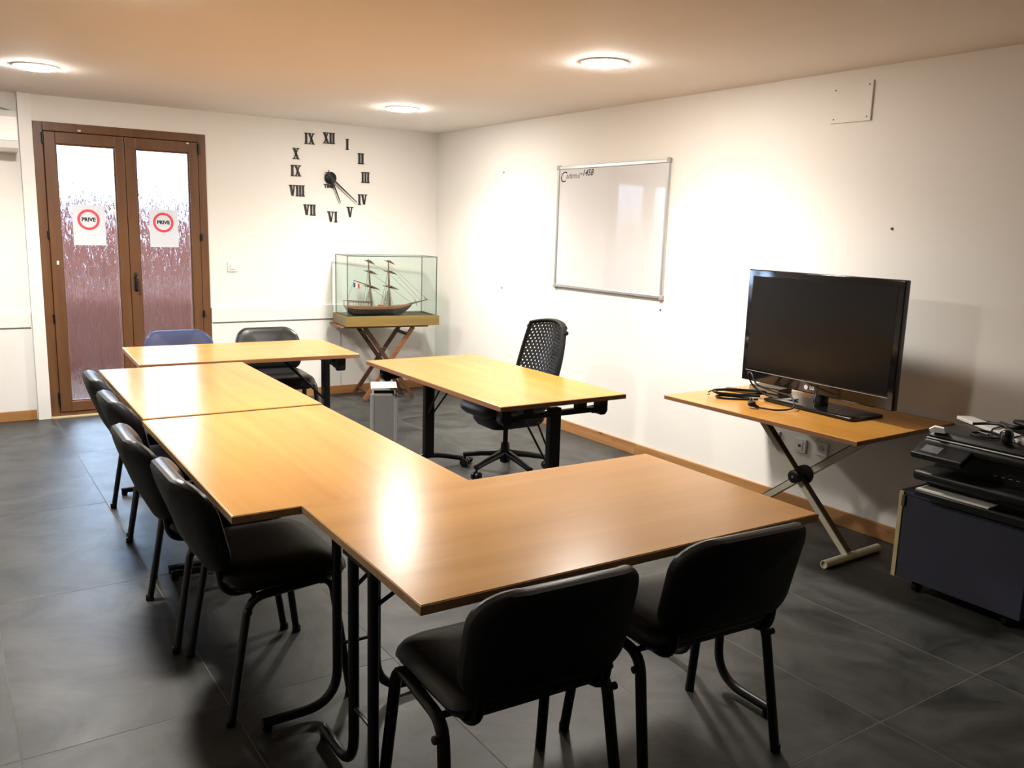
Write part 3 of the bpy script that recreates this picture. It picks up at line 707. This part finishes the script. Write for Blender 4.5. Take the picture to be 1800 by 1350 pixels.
bm = bmesh.new(); bx(bm, -cw/2+.018, cw/2-.018, -cd/2+.018, cd/2-.018, .0, ch-.014); obj('base_floor', bm, 'base_dark', base)
gx_, gy_ = cw/2-.022, cd/2-.022
for (a, b, c, d, e, f) in ((-gx_, gx_, -gy_, -gy_+.004, ch-.014, ch+gh), (-gx_, gx_, gy_-.004, gy_, ch-.014, ch+gh), (-gx_, -gx_+.004, -gy_+.005, gy_-.005, ch-.014, ch+gh),
                           (gx_-.004, gx_, -gy_+.005, gy_-.005, ch-.014, ch+gh), (-gx_, gx_, -gy_, gy_, ch+gh+.0005, ch+gh+.0045)):
    bm = bmesh.new(); bx(bm, a, b, c, d, e, f); obj('pane', bm, 'cglass', cs)
ET = .0032
for sx in (-1, 1):
    for sy in (-1, 1):
        bm = bmesh.new(); bx(bm, sx*gx_-ET, sx*gx_+ET, sy*gy_-ET, sy*gy_+ET, ch-.01, ch+gh+.004); obj('edge_strip', bm, 'case_edge', cs)
for s in (-1, 1):
    bm = bmesh.new(); bx(bm, -gx_, gx_, s*gy_-ET, s*gy_+ET, ch+gh-.002, ch+gh+.005); obj('edge_strip', bm, 'case_edge', cs)
    bm = bmesh.new(); bx(bm, s*gx_-ET, s*gx_+ET, -gy_, gy_, ch+gh-.002, ch+gh+.005); obj('edge_strip', bm, 'case_edge', cs)

# the two-masted ship, bow towards +x
sh = thing('ship_model', 'two-masted wooden sailing ship model inside the glass case', 'ship model', (-.70, -.34, .685+ch-.013), SR)
Lh, Bh = .60, .052
def hull_half(q):   # half beam along the length, 0 stern .. 1 bow
    return Bh*max(.03, min(1.0, .55+1.5*q)*(1-max(0, (q-.55)/.45)**2.2))
def hull_bm(z_fracs):
    bm = bmesh.new(); rings = []; NS = 28
    for i in range(NS+1):
        q = i/NS; x = -.355+Lh*q; hb = hull_half(q)
        sheer = .084+.022*max(0, (q-.45)/.55)**2+.014*max(0, (.4-q)/.4)**2
        keel = .078*max(0, (q-.78)/.22)**1.6+.040*max(0, (.10-q)/.10)**1.3
        ring = []
        for sd in (1, -1):
            for f in (z_fracs if sd == 1 else list(reversed(z_fracs))):
                z = keel+(sheer-keel)*f; b_ = hb*(f**.45)*(1-.12*max(0, f-.8))
                ring.append(bm.verts.new((x+.018*max(0, (q-.8)/.2)*f-.030*max(0, (.10-q)/.10)*f, sd*max(b_, .0012), z)))
        rings.append(ring)
    n = len(rings[0])
    for A, B in zip(rings, rings[1:]):
        for j in range(n): bm.faces.new((A[j], A[(j+1) % n], B[(j+1) % n], B[j]))
    bm.faces.new(rings[0][::-1]); bm.faces.new(rings[-1]); return bm
obj('hull', hull_bm([0, .15, .35, .55, .72]), 'hull', sh, True)
obj('bulwark', hull_bm([.72, .80, .90, 1.0]), 'hullw', sh, True)
def spar(a, b, r, name='spar', m='spar', par=None, tap=.5):
    bm = bmesh.new(); sweep(bm, [a, Vector(a).lerp(Vector(b), .5), b], r, 8, taper=lambda q: 1-tap*q); return obj(name, bm, m, par or sh, True)
FM, MM = .045, -.125     # fore and main mast along x
RF, RM = .040, .075      # rake
spar((FM, 0, .05), (FM-RF*.5, 0, .500), .0100, 'mast'); spar((MM, 0, .05), (MM-RM*.5, 0, .508), .0100, 'mast')
spar((.215, 0, .098), (.412, 0, .142), .0085, 'bowsprit')
spar((MM-.015, 0, .268), (MM-.170, 0, .318), .0055, 'gaff'); spar((MM-.01, 0, .118), (MM-.22, 0, .124), .0045, 'boom')
def rak(mx, sl, z): return mx-sl*z
for z, hl in ((.252, .095), (.388, .080), (.480, .060)):
    for mx, sl in ((FM, RF), (MM, RM)):
        x = rak(mx, sl, z)+.006
        P0 = Vector((x+hl*.72, -hl*.60, z-.016)); P1 = Vector((x-hl*.52, hl*.60, z+.016))
        bm = bmesh.new(); sweep(bm, [P0, P0.lerp(P1, .25), P0.lerp(P1, .5), P0.lerp(P1, .75), P1], .0052, 8, taper=lambda q: 1-.5*abs(2*q-1)); yd = obj('yard', bm, 'spar', sh, True)
        bm = bmesh.new(); sweep(bm, [P0.lerp(P1, .10)+Vector((0, 0, .005)), P0.lerp(P1, .45)+Vector((0, 0, .013)), P0.lerp(P1, .80)+Vector((0, 0, .005))], .0075, 8, taper=lambda q: 1-.7*abs(2*q-1)); obj('furled_sail', bm, 'spar', yd, True)
for mx, sl in ((FM, RF), (MM, RM)):
    x = rak(mx, sl, .245)
    bm = bmesh.new(); bx(bm, x-.012, x+.018, -.02, .02, .262, .268, .002); obj('mast_top', bm, 'spar', sh)
RO = .0015
def line(a, b, r=RO):
    bm = bmesh.new(); sweep(bm, [a, b], r, 5); obj('rigging_line', bm, 'rope', sh)
def mp(mx, sl, z, y=0): return (rak(mx, sl, z), y, z)
line((.405, 0, .140), mp(FM, RF, .47)); line((.345, 0, .128), mp(FM, RF, .45)); line((.315, 0, .120), mp(FM, RF, .38)); line((.255, 0, .108), mp(FM, RF, .26))
line(mp(MM, RM, .48), mp(FM, RF, .39)); line(mp(MM, RM, .39), mp(FM, RF, .27)); line(mp(MM, RM, .26), mp(FM, RF, .12))
line((MM-.165, 0, .318), (-.36, 0, .13))
for mx, sl in ((FM, RF), (MM, RM)):
    for sd in (-1, 1):
        for k in range(6): line((mx+.012-k*.014, sd*Bh*.92, .086), mp(mx, sl, .255, sd*.004), RO*1.1)
        for k in range(2): line((mx-.040-k*.03, sd*Bh*.92, .086), mp(mx, sl, .44), RO)
        for z in (.11, .135, .16, .185, .21):
            f = (z-.086)/.169; xm = rak(mx, sl, .255); yy = sd*(Bh*.92*(1-f)+.004*f)
            line(((mx+.012)*(1-f)+xm*f, yy, z), ((mx-.058)*(1-f)+xm*f, yy, z), RO*.8)
for sd in (-1, 1):
    bm = bmesh.new(); sweep(bm, smooth([(-.395, sd*.012, .142), (-.33, sd*.034, .136), (-.23, sd*.045, .128), (-.13, sd*.048, .124)]), .0028, 6); obj('stern_rail', bm, 'spar', sh, True)
    for k in range(6):
        x = -.385+k*.048; y = sd*(.015+.032*min(1, (x+.385)/.15)); bm = bmesh.new(); sweep(bm, [(x, y, .092), (x, y, .139-.0028*k)], .0020, 6); obj('stanchion', bm, 'spar', sh)
bm = bmesh.new(); sweep(bm, [(.295, -.004, .115), (.275, -.004, .140)], .0035, 6); obj('cathead', bm, 'spar', sh)
bm = bmesh.new(); sweep(bm, [(.392, 0, .138), (.378, 0, .164)], .0035, 6); obj('cathead', bm, 'spar', sh)
bm = bmesh.new(); sweep(bm, [(.300, 0, .116), (.300, 0, .082)], .003, 6); obj('dolphin_striker', bm, 'spar', sh)
bm = bmesh.new(); bx(bm, -.06, -.02, -.022, .022, .078, .100, .003); obj('deckhouse', bm, 'hullw', sh)
for i, m in enumerate(('blue_f', 'white_f', 'red_f')):
    bm = bmesh.new(); x0 = -.305+i*.0185
    wv = lambda a: .004*math.sin((a+.305)*90)
    prism(bm, [(x0, .300-.005*i), (x0+.0185, .295-.005*i), (x0+.0185, .255-.005*i), (x0, .260-.005*i)], lambda a, b: Vector((a, -.03-.0008+wv(a), b)), lambda a, b: Vector((a, -.03+.0008+wv(a), b)))
    obj('flag', bm, m, sh)

# ------------------------------------------------------------------ television table, television and cables
tv_t = thing('television_table', 'beech topped table on crossed cream steel legs under the television', 'table', (-.412, -4.695, 0), math.radians(90.96))
# local x = world +y, local y = world -x
ZT = .70
bm = bmesh.new(); add_box(bm, 0, 0, ZT-.011, 1.181, .796, .022, .002); top = obj('tabletop', bm, 'beech_x', tv_t)
bm = bmesh.new()
for s in (-1, 1):
    bx(bm, s*.5905-.001, s*.5905+.0025, -.398, .398, ZT-.021, ZT-.002); bx(bm, -.59, .59, s*.398-.002, s*.398+.0022, ZT-.021, ZT-.002)
obj('edge_band', bm, 'edge', top)
def xl(y, z, yy): return Vector((y+4.695, yy, z))
A0, A1 = xl(-5.065, .03, .035), xl(-4.42, ZT-.03, .035); B0, B1 = xl(-4.33, .03, -.03), xl(-5.15, ZT-.03, -.03)
for P0, P1, yo in ((A0, A1, .035), (B0, B1, -.03)):
    bm = bmesh.new(); beam(bm, P0, P1, .032, .038, (0, 1, 0), .003); lg = obj('leg', bm, 'cream', tv_t)
    d = (P1-P0).normalized(); nrm = Vector((-d.z, 0, d.x))
    if nrm.z < 0: nrm = -nrm
    bm = bmesh.new(); beam(bm, P0+nrm*.018+d*.01, P1+nrm*.018-d*.01, .005, .036, (0, 1, 0)); obj('edge_strip', bm, 'bronze', lg)
    bm = bmesh.new()
    c = P0+Vector((0, 0, -.008)); n = 20; R1, R2 = .020, .0155; rings = []
    for (r, h) in ((R2, -.225+.012), (R2, -.225), (R1, -.225), (R1, .225), (R2, .225), (R2, .225-.012)):
        rings.append([bm.verts.new((c.x+r*math.cos(2*math.pi*j/n), h, .0205+r*math.sin(2*math.pi*j/n))) for j in range(n)])
    for Pq, Q in zip(rings, rings[1:]):
        for j in range(n): bm.faces.new((Pq[j], Pq[(j+1) % n], Q[(j+1) % n], Q[j]))
    bm.faces.new(rings[0]); bm.faces.new(rings[-1]); obj('foot_tube', bm, 'cream', tv_t, True)
    bm = bmesh.new(); bx(bm, P1.x-.02, P1.x+.02, -.24, .24, ZT-.05, ZT-.022, .003); obj('top_bar', bm, 'cream', tv_t)
# pivot wheels
s_ = (xl(-4.752, .36, 0))
for yy, r, w in ((.078, .034, .02), (.002, .050, .0125)):
    bm = bmesh.new(); lathe(bm, [(r*.7, -w), (r, -w*.7), (r, w*.7), (r*.7, w)], (s_.x, yy, s_.z), 'Y', 22); kn = obj('pivot_knob', bm, 'blackp', tv_t, True)
bm = bmesh.new(); lathe(bm, [(.006, .096), (.006, .101)], (s_.x, 0, s_.z), 'Y', 10); obj('pivot_bolt', bm, 'alu', tv_t, True)

tv = thing('television', 'black flat screen television on a glossy stand on the wall-side table', 'television', (-.335, -4.695, ZT), math.radians(-93.0))
# local -y... faces world -x : local +x = world -y, local -y = world -x
TW, TH, TZ = .968, .618, .072
bm = bmesh.new(); bx(bm, -TW/2, TW/2, -.018, .022, TZ, TZ+TH, .006, 3); obj('bezel', bm, 'gloss', tv, True)
bm = bmesh.new(); bx(bm, -TW/2+.10, TW/2-.10, .02, .065, TZ+.06, TZ+TH-.09, .018); obj('rear_housing', bm, 'blackp', tv)
bm = bmesh.new(); bx(bm, -TW/2+.034, TW/2-.034, -.0195, -.0175, TZ+.068, TZ+TH-.036); obj('screen', bm, 'screen', tv)
bm = bmesh.new(); bx(bm, -TW/2+.03, TW/2-.03, -.0196, -.0178, TZ+.058, TZ+.0605); obj('trim_line', bm, 'grey', tv)
bm = bmesh.new(); lathe(bm, [(.0125, -.019), (.0125, -.0205)], (-.026, 0, TZ+.030), 'Y', 24); lg_ = obj('logo', bm, 'silver', tv, True)
bm = placed(text_bm('LG', .024, 0, 0, .0008), R_BACK, (.012, -.0192, TZ+.030)); obj('logo', bm, 'silver', tv)
bm = bmesh.new(); lathe(bm, [(.040, .018), (.040, .06), (.034, .075), (.034, .125)], (0.045, .015, 0), 'Z', 24); obj('neck', bm, 'gloss', tv, True)
bm = bmesh.new(); pad(bm, rrect(.56, .25, .012, 4), [(.004, .003), (0, .005), (0, .015), (.004, .018)], lambda u, v, tt: Vector((u+.062, v+.005, tt))); obj('stand_plate', bm, 'gloss', tv, True)

def cable(name, pts, r, label, m='blackp', cat='cable', extra=None, group=None):
    t = thing(name, label, cat, pts[0], 0, group); o0 = Vector(pts[0])
    bm = bmesh.new(); sweep(bm, smooth([Vector(p)-o0 for p in pts], 6), r, 8); obj('cord', bm, m, t, True)
    return t
z0 = ZT+.005
pc = cable('power_cord', [(-.645, -4.615, z0+.004), (-.60, -4.70, z0+.003), (-.52, -4.73, z0+.015), (-.46, -4.66, z0+.055), (-.47, -4.56, z0+.065), (-.50, -4.47, z0+.09), (-.49, -4.42, z0+.14), (-.46, -4.37, z0+.13), (-.42, -4.38, z0+.06), (-.40, -4.46, z0+.02), (-.38, -4.56, z0+.01), (-.34, -4.62, z0+.02)], .0045,
           'black power cord with plug curling over the front of the television table')
bm = bmesh.new(); lathe(bm, [(.014, -.012), (.020, -.006), (.020, .010), (.015, .014)], (-.015, .035, .014), 'Z', 18); pl = obj('plug', bm, 'blackp', pc, True)
bm = bmesh.new(); sweep(bm, [(-.013, .03, .012), (0, 0, .0)], .012, 10, taper=lambda s: 1-.5*s); obj('plug_grip', bm, 'blackp', pc, True)
for s in (-1, 1):
    bm = bmesh.new(); sweep(bm, [(-.018, .035+s*.0095, .026), (-.018, .035+s*.0095, .042)], .0024, 8); obj('pin', bm, 'alu', pl)
cable('cable_bundle', [(-.42, -4.43, z0+.012), (-.50, -4.36, z0+.012), (-.57, -4.30, z0+.016), (-.60, -4.28, z0+.022), (-.57, -4.24, z0+.025), (-.48, -4.29, z0+.028), (-.38, -4.40, z0+.03), (-.37, -4.42, z0+.022), (-.44, -4.40, z0+.02), (-.54, -4.33, z0+.006)], .0075, 'folded bundle of black cables at the left front of the television stand')
cable('cable_bundle', [(-.47, -4.46, z0+.004), (-.53, -4.41, z0), (-.60, -4.35, z0), (-.625, -4.31, z0+.004), (-.58, -4.29, z0+.004), (-.50, -4.36, z0+.002), (-.47, -4.42, z0)], .006, 'flat loop of black cable lying in front of the folded cable bundle')
cl = cable('signal_cable', [(-.40, -4.41, z0+.030), (-.46, -4.33, z0+.036), (-.55, -4.27, z0+.034), (-.625, -4.255, z0+.024), (-.645, -4.27, z0+.016)], .0035, 'thin black cable with silver connector at the far left of the cable tangle')
bm = bmesh.new(); add_box(bm, -.252, .136, -.014, .030, .014, .009, .002, Matrix.Rotation(math.radians(35), 3, 'Z')); obj('connector', bm, 'alu', cl)
rm = thing('remote_control', 'slim grey remote control lying behind the cables on the television table', 'remote control', (-.36, -4.24, ZT), math.radians(20))
bm = bmesh.new(); bx(bm, -.022, .022, -.085, .085, .001, .019, .005); obj('body', bm, 'bronze', rm)
bm = bmesh.new()
for i in range(4):
    for j in range(3): bx(bm, -.014+j*.011, -.007+j*.011, -.05+i*.02, -.04+i*.02, .0185, .021)
obj('buttons', bm, 'grey', rm)
bxo = thing('small_box', 'small dull brown set-top box under the left half of the television', 'box', (-.19, -4.31, ZT), math.radians(6))
bm = bmesh.new(); bx(bm, -.06, .06, -.10, .10, .001, .036, .003); obj('case', bm, 'bronze', bxo)
bm = bmesh.new(); bx(bm, -.0625, -.0595, -.09, .09, .007, .030); obj('front_panel', bm, 'cream', bxo)

# ------------------------------------------------------------------ navy cabinet with printer
cb_ = thing('printer_cabinet', 'low navy blue cabinet on castors with beige edges under the printer', 'cabinet', (-.29, -5.655, 0))
X0, X1, Y0, Y1, Z0, Z1 = -.262, .262, -.278, .268, .068, .468
bm = bmesh.new(); bx(bm, X0+.02, X1, Y0, Y1, Z0, Z1-.018, .001); obj('body', bm, 'navy', cb_)
bm = bmesh.new(); bx(bm, X0, X0+.018, Y0, Y1-.004, Z0, Z1-.020, .001); dr = obj('door', bm, 'navy', cb_)
bm = bmesh.new(); bx(bm, X0-.004, X1, Y1, Y1+.020, Z0-.004, Z1-.002, .001); obj('side_panel', bm, 'beige', cb_)
bm = bmesh.new(); bx(bm, X0+.004, X1, Y0-.01, Y1+.02, Z1-.018, Z1, .001); obj('top_panel', bm, 'navy', cb_)
bm = bmesh.new(); bx(bm, X0-.010, X0, Y1-.012, Y1+.004, .40, .45, .002); obj('hinge', bm, 'bronze', dr)
for sx in (-1, 1):
    for sy in (-1, 1):
        bm = bmesh.new(); lathe(bm, [(.022, -.014), (.030, -.010), (.030, .010), (.022, .014)], (sx*.19, sy*.20, .030), 'Y', 16); bx(bm, sx*.19-.02, sx*.19+.02, sy*.20-.02, sy*.20+.02, .056, .07)
        obj('castor', bm, 'blackp', cb_, True)
pr = thing('printer', 'black multifunction printer standing on the navy cabinet', 'printer', (-.33, -5.735, .468))
# local -x faces the room
bm = bmesh.new(); bx(bm, -.21, .20, -.265, .268, .004, .075, .012); obj('lower_body', bm, 'blackp', pr)
bm = bmesh.new(); bx(bm, -.300, .0, -.215, .262, .016, .046, .010); tr = obj('paper_tray', bm, 'gloss', pr)
bm = bmesh.new(); bx(bm, -.304, -.10, -.060, .250, .0465, .0520); obj('paper', bm, 'silver', tr)
bm = bmesh.new(); bx(bm, -.290, -.02, -.265, .285, .082, .128, .016, 3); obj('tray_cover', bm, 'blackp', pr, True)
bm = bmesh.new(); bx(bm, -.160, .20, -.265, .262, .070, .235, .010); obj('middle_body', bm, 'blackp', pr)
for i in range(9):
    bm = bmesh.new(); bx(bm, -.1625, -.158, -.25+i*.03, -.236+i*.03, .150, .153); obj('vent_slot', bm, 'grey', pr)
bm = bmesh.new(); bx(bm, -.255, .21, -.275, .275, .222, .268, .018, 3); obj('scanner_body', bm, 'blackp', pr, True)
bm = bmesh.new(); pad(bm, rrect(.445, .540, .035, 5), [(.03, 0), (.004, .003), (0, .014), (.008, .030), (.024, .038), (.05, .042)], lambda u, v, tt: Vector((u-.022, v+.002, .267+tt))); obj('scanner_lid', bm, 'blackp', pr, True)
bm = bmesh.new(); add_box(bm, -.285, .165, .220, .105, .225, .030, .008, Matrix.Rotation(math.radians(-24), 3, 'Y')); cp = obj('control_panel', bm, 'blackp', pr)
bm = bmesh.new(); add_box(bm, -.294, .205, .2325, .050, .078, .003, .001, Matrix.Rotation(math.radians(-24), 3, 'Y')); obj('display', bm, 'lcd', cp)
bm = bmesh.new(); sweep(bm, [(-.2475, .26, .270), (-.2475, .10, .270), (-.2475, -.26, .270)], .0035, 8); obj('lid_trim', bm, 'grey', pr, True)
TOPZ = .468+.267+.042
tg = thing('paper_tag', 'small white folded paper tag on the left corner of the printer', 'paper tag', (-.578, -5.52, TOPZ-.008), math.radians(25))
bm = bmesh.new(); prism(bm, [(-.030, 0), (.030, 0), (.034, .010), (.014, .024), (-.022, .020)], lambda a, b: Vector((-.016, a, b)), lambda a, b: Vector((.018, a, b))); obj('paper', bm, 'paper', tg)
pb = thing('long_bar', 'long flat pale grey bar lying along the top of the printer', 'bar', (-.37, -5.655, TOPZ+.001), math.radians(-32))
bm = bmesh.new(); bx(bm, -.036, .036, -.27, .245, 0, .015, .003); obj('body', bm, 'silver', pb)
for i, (y, a) in enumerate(((-.02, .3), (-.08, -.2), (-.17, .1))):
    bm = bmesh.new(); sweep(bm, smooth([(-.045, y-.02, .004), (-.03, y-.01, .018), (.0, y+.02*a, .020), (.03, y+.03, .019), (.046, y+.02, .004)], 4), .0035, 6); obj('cable_tie', bm, 'blackp', pb, True)
cable('cable_coil', [(-.47, -5.66, TOPZ+.008), (-.52, -5.63, TOPZ+.006), (-.545, -5.68, TOPZ+.004), (-.52, -5.74, TOPZ+.006), (-.47, -5.73, TOPZ+.010), (-.465, -5.67, TOPZ+.014), (-.51, -5.65, TOPZ+.017), (-.535, -5.71, TOPZ+.016)], .0045, 'black cable coil on the printer in front of the pale bar')
cable('cable_coil', [(-.22, -5.60, TOPZ+.010), (-.26, -5.68, TOPZ+.012), (-.20, -5.74, TOPZ+.016), (-.28, -5.80, TOPZ+.020), (-.22, -5.88, TOPZ+.022), (-.27, -5.76, TOPZ+.032), (-.22, -5.66, TOPZ+.030), (-.20, -5.80, TOPZ+.036)], .0095, 'thick black cable heap on the printer behind the pale bar, by the wall')
ms = thing('headset', 'small glossy black headset piece on the front edge of the printer', 'headset', (-.548, -5.79, TOPZ+.001), math.radians(15))
bm = bmesh.new(); pad(bm, rrect(.055, .045, .02, 6), [(.01, 0), (0, .006), (0, .035), (.006, .050), (.014, .056)], lambda u, v, tt: Vector((u, v, tt))); obj('earpiece', bm, 'gloss', ms, True)
bm = bmesh.new(); sweep(bm, smooth([(.02, 0, .05), (.06, .03, .06), (.10, .09, .05), (.09, .15, .04)]), .006, 8); obj('headband', bm, 'blackp', ms, True)
